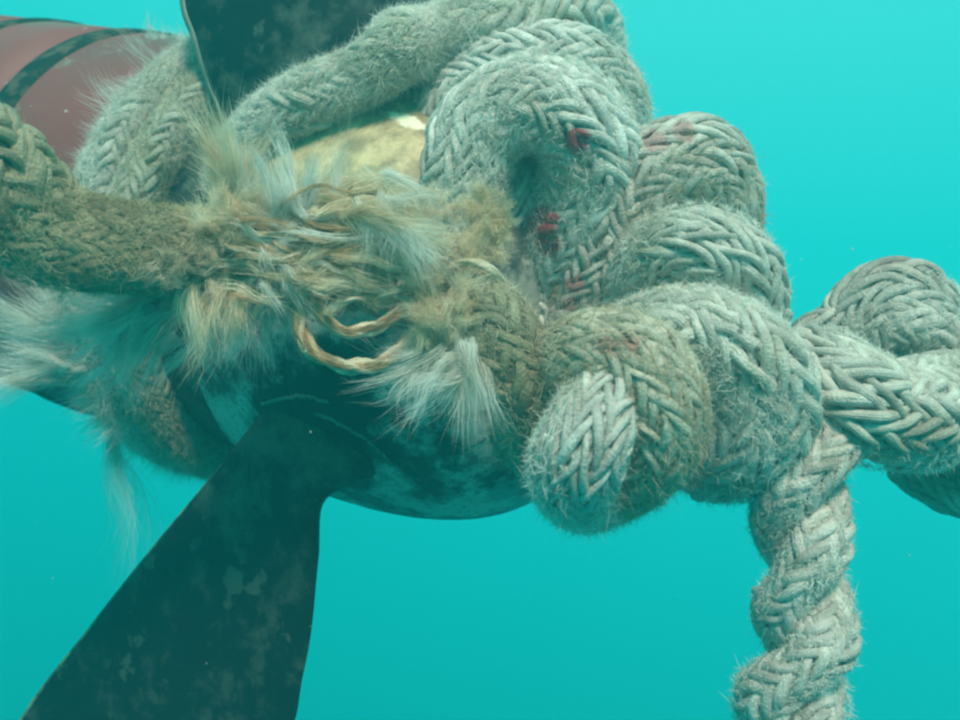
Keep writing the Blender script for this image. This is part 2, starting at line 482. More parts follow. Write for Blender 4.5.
def blade(name, stations, thick, parent, mat=M_BLADE, label=None, rim=0.0):
    """stations: rows (L px,py,d, R px,py,d, camber m)"""
    S = []
    for (lx, ly, ld, rx, ry, rd, cb, tk) in stations:
        S.append([*at(lx, ly, ld), *at(rx, ry, rd), cb, tk])
    A = np.array(S)
    # smooth in span
    n = 60
    q = np.linspace(0, len(A)-1, n)
    P = np.vstack([2*A[0]-A[1], A, 2*A[-1]-A[-2]])
    B = []
    for x in q:
        i = min(int(x), len(A)-2); t = x - i
        p0, p1, p2, p3 = P[i], P[i+1], P[i+2], P[i+3]
        B.append(0.5 * ((2*p1) + (-p0+p2)*t + (2*p0-5*p1+4*p2-p3)*t*t + (-p0+3*p1-3*p2+p3)*t**3))
    B = np.array(B)
    Lp, Rp, cb, tk = B[:, 0:3], B[:, 3:6], B[:, 6], B[:, 7]
    span = unit(np.gradient((Lp+Rp)/2, axis=0))
    nrm = unit(np.cross(unit(Rp-Lp), span))
    k = 25
    u = (1 - np.cos(np.linspace(0, np.pi, k))) / 2
    prof = np.sqrt(np.clip(4*u*(1-u), 0, 1))
    V = np.zeros((n, 2*k-2, 3))
    for j in range(k):
        base = Lp + (Rp-Lp)*u[j] + nrm*(cb*4*u[j]*(1-u[j]))[:, None]
        V[:, j] = base + nrm*(tk*prof[j]/2)[:, None]
        if 0 < j < k-1: V[:, 2*k-2-j] = base - nrm*(tk*prof[j]/2)[:, None]
    o = mesh_obj(name, V.reshape(-1, 3), grid_faces(n, 2*k-2), mat, parent)
    if label: o['label'] = label
    # worn leading edge bead along the left side
    if rim:
        off = unit(Lp-Rp)
        P2 = Lp[2:-2] - off[2:-2]*rim*0.3
        tube('worn_edge', P2, np.full(len(P2), rim), M_RIM if rim > 0.0015 else M_EDGE, o, 8)
    return o

def tube(name, P, r, mat, parent, k=8, flat=1.0, rough=0.0):
    T, N, B = frames(P)
    ph = np.linspace(0, 2*np.pi, k, endpoint=False)
    r = np.asarray(r)[:, None, None]
    V = P[:, None] + r*(np.cos(ph)[None, :, None]*N[:, None] + flat*np.sin(ph)[None, :, None]*B[:, None])
    if rough: V = V + RNG.normal(0, rough, (V.shape[0], V.shape[1], 1)) * unit(V - P[:, None])
    s = np.concatenate([[0], np.cumsum(np.linalg.norm(np.diff(P, axis=0), axis=1))])
    uv = np.stack([np.repeat(s, k), np.tile(ph/6.283, len(P))], axis=1)
    return mesh_obj(name, V.reshape(-1, 3), grid_faces(len(P), k), mat, parent, uv=uv)

blade('blade', [
    (300, 340, 0.500, 450, 420, 0.500, 0.004, 0.050),
    (272, 402, 0.484, 384, 468, 0.468, 0.004, 0.040),
    (240, 445, 0.492, 322, 498, 0.452, 0.004, 0.026),
    (205, 486, 0.503, 317, 560, 0.450, 0.005, 0.016),
    (150, 552, 0.508, 311, 630, 0.452, 0.006, 0.013),
    (90, 628, 0.515, 302, 680, 0.455, 0.007, 0.011),
    (20, 722, 0.525, 288, 740, 0.460, 0.008, 0.009),
    (-40, 850, 0.54, 230, 850, 0.47, 0.008, 0.007),
    (-40, 960, 0.55, 130, 960, 0.49, 0.006, 0.005),
    (10, 1010, 0.545, 50, 1010, 0.51, 0.002, 0.003)],
    0.01, prop, label='lower blade with worn greenish edge', rim=0.0010)
blade('blade', [
    (236, 150, 0.505, 400, 150, 0.50, 0.004, 0.026),
    (224, 118, 0.500, 430, 100, 0.49, 0.006, 0.022),
    (207, 80, 0.497, 448, 50, 0.48, 0.008, 0.016),
    (194, 38, 0.497, 462, 0, 0.48, 0.009, 0.013),
    (182, -8, 0.500, 470, -60, 0.48, 0.010, 0.011),
    (190, -120, 0.51, 450, -160, 0.49, 0.010, 0.009),
    (230, -230, 0.53, 400, -240, 0.50, 0.008, 0.006),
    (290, -290, 0.58, 340, -290, 0.53, 0.003, 0.003)],
    0.01, prop, label='upper dark smooth blade', rim=0.0022)

def hub_point(px, py):
    rp, tp = np.array([p[1] for p in hub_prof[2:]]), np.array([p[0] for p in hub_prof[2:]])
    for d in np.arange(0.36, 0.62, 0.0005):
        q = at(px, py, d)-HC; t = q.dot(AX)
        if t < 0.135 and np.linalg.norm(q-AX*t) < (np.interp(t, tp, rp) if t > -0.034 else 0.114):
            return at(px, py, d)
    return at(px, py, 0.5)
for pts in ([(316, 412), (340, 424), (368, 440), (392, 462), (415, 478)], [(415, 478), (440, 468), (470, 446), (498, 430)],
            [(262, 404), (300, 396), (330, 402)]):
    pp = np.array([hub_point(*p) for p in pts])
    pp, _ = spline(np.c_[pp, np.zeros(len(pp))], 0.001)
    pp = pp[:, :3]+np.random.default_rng(3).normal(0, 0.00025, (len(pp), 3))
    tube('weld_seam', pp, np.full(len(pp), 0.0011), M_RIM, prop, 6)

hous = empty('shaft_housing', None, 'dull red painted shaft housing with black bands behind the propeller', 'shaft housing')
lathe('casing', spline([[p[0], p[1], 0] for p in [(-0.124, 0.03), (-0.124, 0.115), (-0.13, 0.120), (-0.16, 0.1235), (-0.19, 0.1255), (-0.199, 0.126)]], 0.01)[0][:, :2], M_RED, hous)
BT0, BT1 = -0.199, -0.221
lathe('black_band', [(BT0+.001, 0.120), (BT0-.002, 0.1275), (BT1+.003, 0.128), (BT1, 0.121)], M_BLACK, hous)
lathe('casing', [(BT1, 0.11), (BT1, 0.1266), (-0.26, 0.1275), (-0.297, 0.128)], M_RED, hous)
lathe('black_band', [(-0.296, 0.122), (-0.299, 0.1295), (-0.310, 0.1297), (-0.313, 0.122)], M_BLACK, hous)
lathe('casing', [(-0.312, 0.11), (-0.312, 0.1285), (-0.45, 0.130), (-0.6, 0.131), (-0.9, 0.132), (-0.9, 0.01)], M_RED, hous)

# ------------------------------------------------------------------ fibres
def fibres(name, roots, dirs, bends, lens, width, mat, parent, segs=3, wave=0.0, kind='stuff', label=None, grp=None):
    """thin tapering fibres in one mesh"""
    n = len(roots)
    dirs = unit(dirs)
    side = unit(np.cross(dirs, RNG.normal(size=(n, 3))))
    wv = unit(np.cross(dirs, side))
    lens = np.asarray(lens)[:, None]
    ph = RNG.uniform(0, 6.28, (n, 1)); fr = RNG.uniform(3, 8, (n, 1)); ws, wu = side, wv
    if grp is not None:
        g = grp.max()+1
        ph = RNG.uniform(0, 6.28, (g, 1))[grp]+RNG.normal(0, 0.35, (n, 1)); fr = RNG.uniform(3, 9, (g, 1))[grp]
        ws = unit(RNG.normal(size=(g, 3)))[grp]; wu = unit(RNG.normal(size=(g, 3)))[grp]
    w = (np.asarray(width) * RNG.uniform(0.6, 1.3, n))[:, None] * 0.5
    V = np.zeros((n, 2*segs+1, 3), dtype=np.float32)
    for k in range(segs+1):
        t = k/segs
        c = roots + dirs*lens*t + bends*lens*t*t
        if wave: c = c + wu*lens*wave*t*np.sin(ph+fr*t) + ws*lens*wave*0.6*t*np.cos(ph*1.7+fr*0.8*t)+ wv*lens*wave*0.25*t*np.sin(3.1*ph+2.3*fr*t)
        if k < segs:
            ww = w*(1-0.75*t)
            V[:, 2*k] = c - side*ww; V[:, 2*k+1] = c + side*ww
        else: V[:, 2*k] = c
    F = []
    for k in range(segs-1):
        F += [(2*k, 2*k+1, 2*k+3), (2*k, 2*k+3, 2*k+2)]
    F.append((2*segs-2, 2*segs-1, 2*segs))
    F = np.array(F)[None] + (np.arange(n)*(2*segs+1))[:, None, None]
    o = mesh_obj(name, V.reshape(-1, 3), F.reshape(-1, 3), mat, parent, smooth=True)
    if kind: o['kind'] = kind
    if label: o['label'] = label
    return o

PX = 0.0004           # one photo pixel at the ropes, in metres

def fuzz_on(P, r, parent, mat, dens=0.055, lmin=4, lmax=16, width=0.62, lay=1.15, tail=0.03):
    """short fuzz standing off a rope; dens = fibres per square pixel"""
    T, N, B = frames(P)
    L = np.linalg.norm(np.diff(P, axis=0), axis=1).sum()
    n = int(2*np.pi*r.mean()*L/PX/PX*dens*3.9)
    i = RNG.uniform(0, len(P)-1.001, n); i0 = i.astype(int); f = (i-i0)[:, None]
    c = P[i0]*(1-f)+P[i0+1]*f
    th = RNG.uniform(0, 2*np.pi, n)[:, None]
    e = np.cos(th)*N[i0]+np.sin(th)*B[i0]
    sd = -np.sin(th)*N[i0]+np.cos(th)*B[i0]
    # keep fibres on the side a viewer standing near the camera could see
    keep = (np.einsum('ij,ij->i', e, unit(-c)) > -0.22)
    c, e, sd, i0 = c[keep], e[keep], sd[keep], i0[keep]
    n = len(c)
    rr = r[i0][:, None]
    a = np.clip(RNG.normal(0, 1, (n, 1)), -2, 2)*lay; b = np.clip(RNG.normal(0, 1, (n, 1)), -2, 2)*lay
    d = e*RNG.uniform(0.35, 1.2, (n, 1)) + T[i0]*a + sd*b
    sg = np.where(RNG.random((n, 1)) < 0.5, 1, -1)
    dl = e*RNG.uniform(0.02, 0.5, (n, 1)) + (T[i0]*0.86 + sd*sg*0.5)*np.where(RNG.random((n, 1)) < 0.5, 1, -1) + RNG.normal(0, 0.22, (n, 3))
    along = RNG.random((n, 1)) < 0.55
    d = np.where(along, dl, d)
    ln = RNG.uniform(lmin, lmax, n)*PX
    long_ = RNG.random(n) < tail
    ln[long_] *= RNG.uniform(1.5, 2.4, long_.sum())
    bend = RNG.normal(0, 0.25, (n, 3))
    return fibres('fuzz', c+e*rr*RNG.uniform(0.955, 1.012, (n, 1)), d, bend, ln*0.85, width*PX, mat, parent, 2)

def lumps(P, th, amp, seed):
    """slow uneven swelling of a rope"""
    s = np.concatenate([[0], np.cumsum(np.linalg.norm(np.diff(P, axis=0), axis=1))])[:, None]
    rs = np.random.default_rng(seed)
    v = np.zeros_like(th+s)
    for _ in range(5):
        k = rs.integers(1, 4); f = rs.uniform(15, 80); p = rs.uniform(0, 6.28)
        v = v + np.sin(k*th + f*s + p)
    return 1 + amp*v/2.2

def braid(parent, P4, mat, n=24, beta=31, amp=0.10, seed=0, fz=None, core_mat=None):
    """braided rope along P4 rows (x,y,z,r): a core and 2n woven strands, each its own mesh"""
    rm = float(np.mean([p[3] for p in P4]))
    tb = math.tan(math.radians(beta))
    wst = 2*math.pi*rm*math.cos(math.radians(beta))/n/2*0.98
    h = wst*0.80
    Rc = rm - 1.55*h
    om = tb/Rc
    dS = math.pi/(n*om)
    Q, s = spline(P4, dS/2.3)
    P, r = Q[:, :3], Q[:, 3]
    T, N, B = frames(P)
    # core
    k = 20
    ph = np.linspace(0, 2*np.pi, k, endpoint=False)[None, :]
    rr = (r[:, None]-2.3*h*(r[:, None]/rm))*lumps(P, ph, amp, seed)
    V = P[:, None]+rr[..., None]*(np.cos(ph)[..., None]*N[:, None]+np.sin(ph)[..., None]*B[:, None])
    st = slice(None, None, 3)
    Vc = V[st]
    mesh_obj('core', Vc.reshape(-1, 3), grid_faces(len(Vc), k), core_mat or mat, parent)
    kc = 6
    phi = np.linspace(0, 2*np.pi, kc, endpoint=False)
    cx = np.cos(phi)*1.04; cy = np.sin(phi)*1.10
    rs = np.random.default_rng(seed+5)
    tw = 0.35*np.sin(s*rs.uniform(25, 50)+seed)+0.15*np.sin(s*rs.uniform(90, 130)+2*seed)
    for dr in (1, -1):
        for i in range(n):
            th = (2*math.pi*i/n + dr*om*s + tw + 0.30*wst/rm*np.sin(s*rs.uniform(120, 380)+rs.uniform(0, 6.3)) + 0.18*wst/rm*np.sin(s*rs.uniform(500, 800)+rs.uniform(0, 6.3)))[:, None]
            u = s/dS
            hh = dr*np.cos(2*math.pi*((2*i+dr*u)-1.0)/6)
            hh = np.clip(hh*1.6, -1, 1)
            lum = lumps(P, th, amp, seed)[:, 0]
            wob = 1+0.03*np.sin(s*rs.uniform(150, 400)+rs.uniform(0, 6))
            sc = r/rm
            rad = ((r-1.55*h*sc)*lum*wob + hh*h*0.62*sc + 0.28*h*np.sin(s*rs.uniform(200, 520)+rs.uniform(0, 6.3)))[:, None]
            e = np.cos(th)*N+np.sin(th)*B
            C = P+e*rad
            Ts = unit(np.gradient(C, axis=0))
            sd = unit(np.cross(Ts, e)); nr = np.cross(sd, Ts)
            wv = (wst*sc*rs.uniform(0.82, 1.10)*(1+0.20*np.sin(s*rs.uniform(200, 500)+rs.uniform(0, 6))))[:, None, None]
            hv = (h*sc)[:, None, None]
            V = C[:, None]+sd[:, None]*wv*cx[None, :, None]+nr[:, None]*hv*cy[None, :, None]
            uv = np.stack([np.repeat(s, kc), np.tile(phi/6.283, len(s))], axis=1)
            mesh_obj('strand', V.reshape(-1, 3), grid_faces(len(s), kc), mat, parent, uv=uv)
    if fz:
        fz = dict(fz); fm = fz.pop('mat')
        sub, _ = spline(P4, dS)
        fuzz_on(sub[:, :3], sub[:, 3], parent, fm, **fz)
    return P, r

ROPES = 'turns of one thick frayed rope tangled round the propeller'
def rope(label, pts, mat, fz, name='braided_rope', n=24, beta=31, seed=0, amp=0.10, world_pts=None, parent=None):
    t = parent or empty(name, None, label, 'rope', ROPES)
    braid(t, world_pts if world_pts is not None else px_path(pts), mat, n, beta, amp, seed, fz)
    return t

def laid(label, pts, k, r_off, r_cord, pitch_px, mat, fz, n=6, seed=0, name='twisted_rope', beta=34, phase=0.0):
    """k braided cords laid round one another"""
    t = empty(name, None, label, 'rope', ROPES)
    Q, s = spline(px_path(pts), 0.006)
    P, r = Q[:, :3], Q[:, 3]
    T, N, B = frames(P)
    sc = r/r.mean()
    for c in range(k):
        th = (2*math.pi*c/k + phase + 2*math.pi*s/(pitch_px*PX))[:, None]
        C = P+(np.cos(th)*N+np.sin(th)*B)*(r_off*r)[:, None]
        P4 = np.concatenate([C, (r_cord*r*(1+0.12*np.sin(s*2*math.pi/(pitch_px*PX*0.37)+c*2.1+seed)))[:, None]], axis=1)
        cd = bpy.data.objects.new('cord', None); cd.empty_display_size = 0.01; link(cd, t)
        braid(cd, P4[::2], mat, n, beta, 0.12, seed+c, fz)
    return t

FZ_PALE = dict(mat=F_PALE)
FZ_BROWN = dict(mat=F_BROWN, dens=0.075, lmax=18)
FZ_GOLD = dict(mat=F_GOLD, dens=0.06, lmax=16)
FZ_MOSS = dict(mat=F_MOSS, dens=0.07, lmax=14)

# ------------------------------------------------------------------ the turns of rope
def ring(t, R, ph0, ph1, r, n=26, wob=0.0, dt=0.0):
    out = []
    for i in range(n):
        f = i/(n-1); ph = math.radians(ph0+(ph1-ph0)*f)
        p = HC+AX*(t+dt*f)+(math.cos(ph)*AU+math.sin(ph)*AV)*(R*(1+wob*math.sin(5*ph)))
        out.append([*p, r])
    return out

wrap1 = rope('pale fuzzy rope turn round the shaft beside the red housing', None, M_WRAP,
     dict(mat=F_PALE, dens=0.07, lmin=5, lmax=20), seed=1, n=15, world_pts=ring(-0.102, 0.123, -20, 340, 0.0135, n=40, wob=0.01))
wrap2 = rope('olive rope turn round the shaft close behind the upper blade', None, M_WRAP,
     dict(mat=F_BROWN, dens=0.06, lmin=4, lmax=16), seed=2, n=15, world_pts=ring(-0.075, 0.121, -20, 340, 0.0125, n=40, wob=0.012))

rope('pale rope running over the hub across the foot of the upper blade', [
    (226, 250, 0.52, 26), (228, 205, 0.50, 28), (240, 165, 0.485, 30), (268, 128, 0.475, 32), (310, 101, 0.466, 33), (355, 80, 0.46, 30), (382, 64, 0.455, 32),
    (403, 47, 0.455, 37), (432, 38, 0.458, 30), (465, 28, 0.46, 38), (505, 20, 0.465, 46), (545, 18, 0.475, 44), (582, 34, 0.50, 38), (592, 85, 0.54, 34)],
    M_BACK, dict(mat=F_PALE, dens=0.09, lmin=5, lmax=18), n=18, seed=3, amp=0.12)

rope('rope turn arching behind the big loop, dark gap flecks along its top', [
    (440, 150, 0.48, 38), (455, 105, 0.47, 40), (505, 72, 0.46, 42), (565, 68, 0.46, 42), (605, 95, 0.47, 40), (612, 150, 0.49, 38), (600, 210, 0.50, 36)],
    M_BIG, FZ_PALE, seed=4)
rope('big pale looped rope with two red paint marks', [
    (462, 300, 0.47, 38), (462, 240, 0.445, 41), (468, 180, 0.43, 43), (484, 128, 0.425, 46), (530, 102, 0.42, 48), (578, 122, 0.42, 52),
    (592, 175, 0.43, 52), (572, 232, 0.445, 50), (545, 285, 0.465, 46), (530, 350, 0.49, 42)],
    M_BIG, FZ_PALE, seed=6)
rope('dim rope turn deep in the gap left of the arched grey rope', [
    (520, 95, 0.49, 32), (512, 135, 0.455, 35), (513, 180, 0.447, 36), (516, 230, 0.452, 36), (528, 280, 0.458, 37), (545, 330, 0.46, 37), (590, 375, 0.475, 36)],
    M_BIG, dict(mat=F_PALE, dens=0.03, lmax=9), seed=41)
rope('arched grey rope tinged red along its crown', [
    (560, 350, 0.46, 38), (592, 290, 0.445, 42), (622, 225, 0.435, 45), (655, 178, 0.43, 46), (698, 166, 0.43, 45), (718, 205, 0.44, 44), (712, 260, 0.46, 42)],
    M_ARCH, dict(mat=F_BROWN, dens=0.05), seed=7)
rope('pale rope coil below the arched grey rope at right', [
    (636, 330, 0.45, 40), (650, 275, 0.42, 43), (688, 248, 0.40, 45), (728, 262, 0.40, 46), (735, 305, 0.415, 46), (705, 340, 0.44, 44)],
    M_COIL, FZ_PALE, seed=8, n=24)
rope('thick pale rope with bold herringbone weave beside the hanging rope', [
    (610, 370, 0.43, 42), (655, 335, 0.395, 45), (705, 332, 0.385, 48), (745, 358, 0.38, 54), (762, 400, 0.385, 56), (745, 440, 0.395, 55),
    (712, 450, 0.42, 50), (690, 420, 0.45, 44)],
    M_COIL, FZ_PALE, seed=9, n=21, beta=29)
rope('brownish fuzzy rope loop forming the front knot', [
    (530, 440, 0.43, 38), (548, 392, 0.39, 42), (585, 358, 0.365, 45), (632, 358, 0.355, 47), (660, 398, 0.355, 47), (655, 445, 0.365, 44), (620, 475, 0.385, 42), (590, 470, 0.41, 40)],
    M_KNOT, FZ_BROWN, seed=10)
rope('short pale rope leg hanging down out of the front knot', [
    (622, 365, 0.38, 38), (604, 400, 0.355, 41), (584, 440, 0.347, 46), (572, 472, 0.358, 45), (590, 490, 0.390, 42), (635, 470, 0.415, 40)],
    M_KNOTPALE, dict(mat=F_PALE, dens=0.06), seed=12, beta=32)
rope('rope band crossing left to right beyond the hanging rope', [
    (785, 400, 0.44, 44), (815, 368, 0.415, 44), (848, 398, 0.40, 58), (882, 418, 0.398, 51), (918, 416, 0.402, 57), (960, 402, 0.41, 50), (1010, 390, 0.43, 50)],
    M_COIL, dict(mat=F_PALE, dens=0.055, lmax=12), seed=14, beta=34, amp=0.17)
rope('knobbly rope loop rising above the band at the right edge', [
    (800, 390, 0.46, 38), (825, 350, 0.445, 38), (858, 338, 0.44, 37), (882, 314, 0.435, 46), (916, 318, 0.435, 49), (945, 355, 0.445, 46), (985, 370, 0.46, 46), (1040, 360, 0.47, 44)],
    M_ARCH, dict(mat=F_PALE, dens=0.055, lmax=12), seed=15, amp=0.15)
rope('shadowed rope turn low at the right edge under the band', [
    (905, 400, 0.50, 38), (925, 450, 0.47, 42), (965, 472, 0.46, 42), (1020, 470, 0.45, 42)],
    M_BACK, dict(mat=F_MOSS, dens=0.03, lmax=9), seed=16)
laid('lumpy twisted rope hanging straight down from the tangle', [
    (818, 425, 0.40, 48), (806, 480, 0.395, 46), (799, 540, 0.395, 46), (805, 600, 0.395, 46), (804, 655, 0.395, 48), (788, 715, 0.395, 52), (775, 790, 0.40, 48), (770, 860, 0.40, 50)],
    2, 0.50, 0.60, 190, M_KNOTPALE, dict(mat=F_PALE, dens=0.05, lmin=3, lmax=12), n=12, seed=20, phase=0.2)

# ------------------------------------------------------------------ the frayed rope in front
fray = rope('mossy brown rope frayed open in the middle, running to the knot', [
    (-80, 128, 0.345, 72), (-12, 190, 0.355, 68), (55, 236, 0.365, 52), (120, 246, 0.375, 46), (180, 250, 0.385, 42), (240, 250, 0.40, 38), (290, 252, 0.415, 30)],
    M_MOSS, FZ_MOSS, name='frayed_rope', seed=30)
braid(fray, px_path([(430, 290, 0.42, 22), (468, 292, 0.392, 30), (496, 322, 0.378, 36), (520, 368, 0.375, 39), (541, 418, 0.385, 40), (560, 465, 0.41, 36)]),
      M_BROWN, 15, 36, 0.06, 33, dict(mat=F_BROWN, dens=0.05, lmax=16))

def yarn(pts, rpx, parent, mat=M_YARN, twist=520, seed=0, label=None):
    Q, s = spline(px_path([(*p, rpx) for p in pts]), 0.0010)
    P, r = Q[:, :3], Q[:, 3]
    T, N, B = frames(P)
    k = 12
    ph = np.linspace(0, 2*np.pi, k, endpoint=False)[None, :]
    tw = (s*twist)[:, None]
    rr = r[:, None]*(1+0.30*np.cos(3*(ph-tw/3)))*(1+0.14*np.sin(s*300+seed))[:, None]
    V = P[:, None]+rr[..., None]*(np.cos(ph)[..., None]*N[:, None]+np.sin(ph)[..., None]*B[:, None])
    uv = np.stack([np.repeat(s, k), np.tile(ph[0]/6.283, len(s))], axis=1)
    o = mesh_obj('yarn', V.reshape(-1, 3), grid_faces(len(s), k), mat, parent, uv=uv)
    if label: o['label'] = label
    return o

yarn([(303, 282, .385), (301, 312, .380), (303, 338, .378), (320, 357, .376), (345, 366, .376), (375, 365, .378), (400, 350, .384), (425, 322, .395)], 7, fray, label='large hanging U-shaped cream yarn')
yarn([(314, 270, .385), (317, 303, .378), (329, 323, .374), (350, 332, .374), (378, 326, .376), (402, 310, .38), (428, 288, .395)], 6, fray, label='inner hanging U-shaped cream yarn', seed=2)
rs = np.random.default_rng(77)
for i in range(46):
    y0 = 205+rs.uniform(0, 88); y1 = y0+rs.uniform(-12, 42); d = 0.372+rs.uniform(0, 0.035)
    x0 = 195+rs.uniform(0, 75); x1 = 330+rs.uniform(0, 135)
    pts = []
    m = 7; sag = rs.uniform(-14, 18)
    for q in range(m):
        f = q/(m-1)
        pts.append((x0+(x1-x0)*f, y0+(y1-y0)*f+rs.normal(0, 6)+sag*4*f*(1-f), d+rs.normal(0, 0.004)+0.02*(2*f-1)**2))
    yarn(pts, rs.uniform(1.8, 3.8), fray, seed=i, twist=420)
# broken yarns lying on top of the fray, each bent its own way
for i in range(20):
    cx0, cy0 = rs.uniform(225, 450), rs.uniform(205, 300); a = rs.normal(0.1, 0.45); ln = rs.uniform(26, 62); cv = rs.normal(0, 0.5)
    d = rs.uniform(0.366, 0.388); pts = []
    for f in np.linspace(-0.5, 0.5, 6):
        an = a+cv*f
        pts.append((cx0+ln*f*math.cos(an), cy0+ln*f*math.sin(an)+6*cv*f*f*4, d+0.010*(2*f)**2))
    yarn(pts, rs.uniform(1.8, 3.6), fray, M_YARN, seed=100+i, twist=420)
# stray yarn ends that curl out of the fray
for i, pts in enumerate([
    [(262, 262, .38), (270, 282, .372), (262, 300, .372), (255, 318, .375)],
    [(330, 300, .385), (352, 288, .378), (385, 292, .376), (412, 302, .38)],
    [(285, 225, .375), (300, 236, .37), (322, 240, .37), (345, 232, .372)],
    [(340, 262, .375), (365, 258, .37), (395, 268, .37), (425, 262, .376)],
    [(445, 268, .375), (470, 262, .372), (498, 275, .375), (508, 300, .385)]]):
    yarn(pts, 3.8, fray, seed=50+i, twist=420)

def tuft(root, aim, spread, length, count, parent, mat, width=0.55, clumps=14, rootr=8, wave=0.10, droop=(0, 0, 0), segs=6, label=None, lvar=0.45, clump_spread=0.16):
    """root (px,py,d), aim = direction in photo axes (right, up, toward viewer)"""
    p = at(*root)
    a = unit(np.array([aim[0], -aim[2], aim[1]], dtype=float))
    cd = unit(a+RNG.normal(0, spread, (clumps, 3)))
    cr = p+RNG.normal(0, rootr*PX, (clumps, 3))*np.array([1, 0.6, 1])
    cl = length*PX*RNG.uniform(1-lvar, 1.15, clumps)
    cb = RNG.normal(0, 0.22, (clumps, 3))+np.array([droop[0], -droop[2], droop[1]])
    i = RNG.integers(0, clumps, count)
    roots = cr[i]+RNG.normal(0, 2.0*PX, (count, 3))
    ee = RNG.normal(0, clump_spread*1.2, (count, 3))
    dirs = cd[i]+ee
    bends = cb[i]-ee*0.75+RNG.normal(0, 0.07, (count, 3))
    lens = cl[i]*RNG.uniform(0.35, 1.1, count)
    return fibres('fibre_tuft', roots, dirs, bends, lens, width*PX, mat, parent, segs, wave*1.9, label=label, grp=i)

def puff(c, rx, ry, count, parent, mat, width=0.45, label=None, l=0.62, flow=None):
    """matted lump of teased-out, kinked fibres lying in locks"""
    p = at(*c)
    g = max(10, count//38)
    q = unit(RNG.normal(size=(g, 3)))*(RNG.random((g, 1))**0.45)
    sc = np.array([rx*PX, min(rx, ry)*0.5*PX, ry*PX])
    i = RNG.integers(0, g, count)
    roots = (p+q*sc*0.85)[i]+RNG.normal(0, 2.2*PX, (count, 3))
    gd = unit(unit(q)*0.55+RNG.normal(0, 0.75, (g, 3))+(np.array([flow[0], 0, flow[1]])*1.6 if flow is not None else 0))
    ee = RNG.normal(0, 0.30, (count, 3))
    dirs = gd[i]+ee
    lens = (RNG.uniform(0.4, 1.1, g)[i]*RNG.uniform(0.5, 1.1, count))*l*min(rx, ry)*PX
    return fibres('fibre_puff', roots, dirs, RNG.normal(0, 0.45, (g, 3))[i]-ee*0.6, lens, width*PX, mat, parent, 5, 0.30, label=label, grp=i)

def bundle(pts, nf, spread, parent, mat, width=0.5, seg=9, flare=1.0):
    """untwisting filaments that run along one another"""
    Q, s = spline([[*at(*p)] for p in pts], 0.001)
    T, N, B = frames(Q)
    L = len(Q)
    a0 = RNG.uniform(0, 0.45, nf); a1 = a0+RNG.uniform(0.3, 0.65, nf)
    t = np.linspace(0, 1, seg+1)[None, :]
    a = np.clip(a0[:, None]*(1-t)+a1[:, None]*t, 0, 1)
    idx = a*(L-1.001); i0 = idx.astype(int); f = (idx-i0)[..., None]
    C = Q[i0]*(1-f)+Q[i0+1]*f
    on = RNG.normal(0, spread*PX, (nf, 1, 1)); ob = RNG.normal(0, spread*PX, (nf, 1, 1))
    k = 0.5+flare*np.abs(2*a-1)[..., None]**2*1.6
    ph = RNG.uniform(0, 6.28, (nf, 1, 1)); wv = RNG.uniform(0.3, 1.2, (nf, 1, 1))*spread*0.5*PX
    C = C+N[i0]*(on*k+wv*np.sin(ph+9*t[..., None]))+B[i0]*(ob*k+wv*np.cos(1.7*ph+7*t[..., None]))
    sd = unit(RNG.normal(size=(nf, 1, 3)))
    w = (RNG.uniform(0.6, 1.5, (nf, 1, 1))*width*PX*0.5)*(1-0.6*np.abs(2*t[..., None]-1))
    V = np.zeros((nf, (seg+1)*2, 3)); V[:, 0::2] = C-sd*w; V[:, 1::2] = C+sd*w
    return V
FACE9 = [(2*k, 2*k+1, 2*k+3, 2*k+2) for k in range(9)]
def bundle_mesh(name, Vs, mat, parent, label=None):
    V = np.concatenate(Vs); n = len(V)
    F = np.array(FACE9)[None]+(np.arange(n)*20)[:, None, None]
    o = mesh_obj(name, V.reshape(-1, 3), F.reshape(-1, 4), mat, parent); o['kind'] = 'stuff'
    if label: o['label'] = label
HOOPS = ([(303, 282, .385), (301, 312, .380), (303, 338, .376), (320, 357, .374), (345, 366, .374), (375, 365, .376), (400, 350, .382), (425, 322, .392)],
         [(314, 270, .385), (317, 303, .376), (329, 323, .372), (350, 332, .372), (378, 326, .374), (402, 310, .378), (428, 288, .392)])
bundle_mesh('loose_filaments', [bundle(h, 110, 3.2, fray, None, seg=9) for h in HOOPS for _ in range(2)], F_TAN, fray, 'tan filaments loosening from the two hoops of yarn')
for mt, nb, sp, lab in ((F_WHITE, 24, 2.8, 'shiny white filaments drawn across the fray'), (F_GOLD, 56, 4.0, 'matted cream filaments drawn across the fray'), (F_TAN, 24, 2.6, 'tan filaments drawn across the fray')):
    Vs = []
    for i in range(nb):
        y0 = 205+rs.uniform(0, 92); y1 = y0+rs.uniform(-25, 40); d = 0.366+rs.uniform(0, 0.03)
        x0 = 180+rs.uniform(0, 110); x1 = x0+rs.uniform(90, 190); sag = rs.uniform(-22, 22)
        pts = [(x0+(x1-x0)*f, y0+(y1-y0)*f+rs.normal(0, 5)+sag*4*f*(1-f), d+rs.normal(0, 0.003)+0.012*(2*f-1)**2) for f in np.linspace(0, 1, 6)]
        Vs.append(bundle(pts, 44, sp, fray, mt))
    bundle_mesh('fibre_lock', Vs, mt, fray, lab)

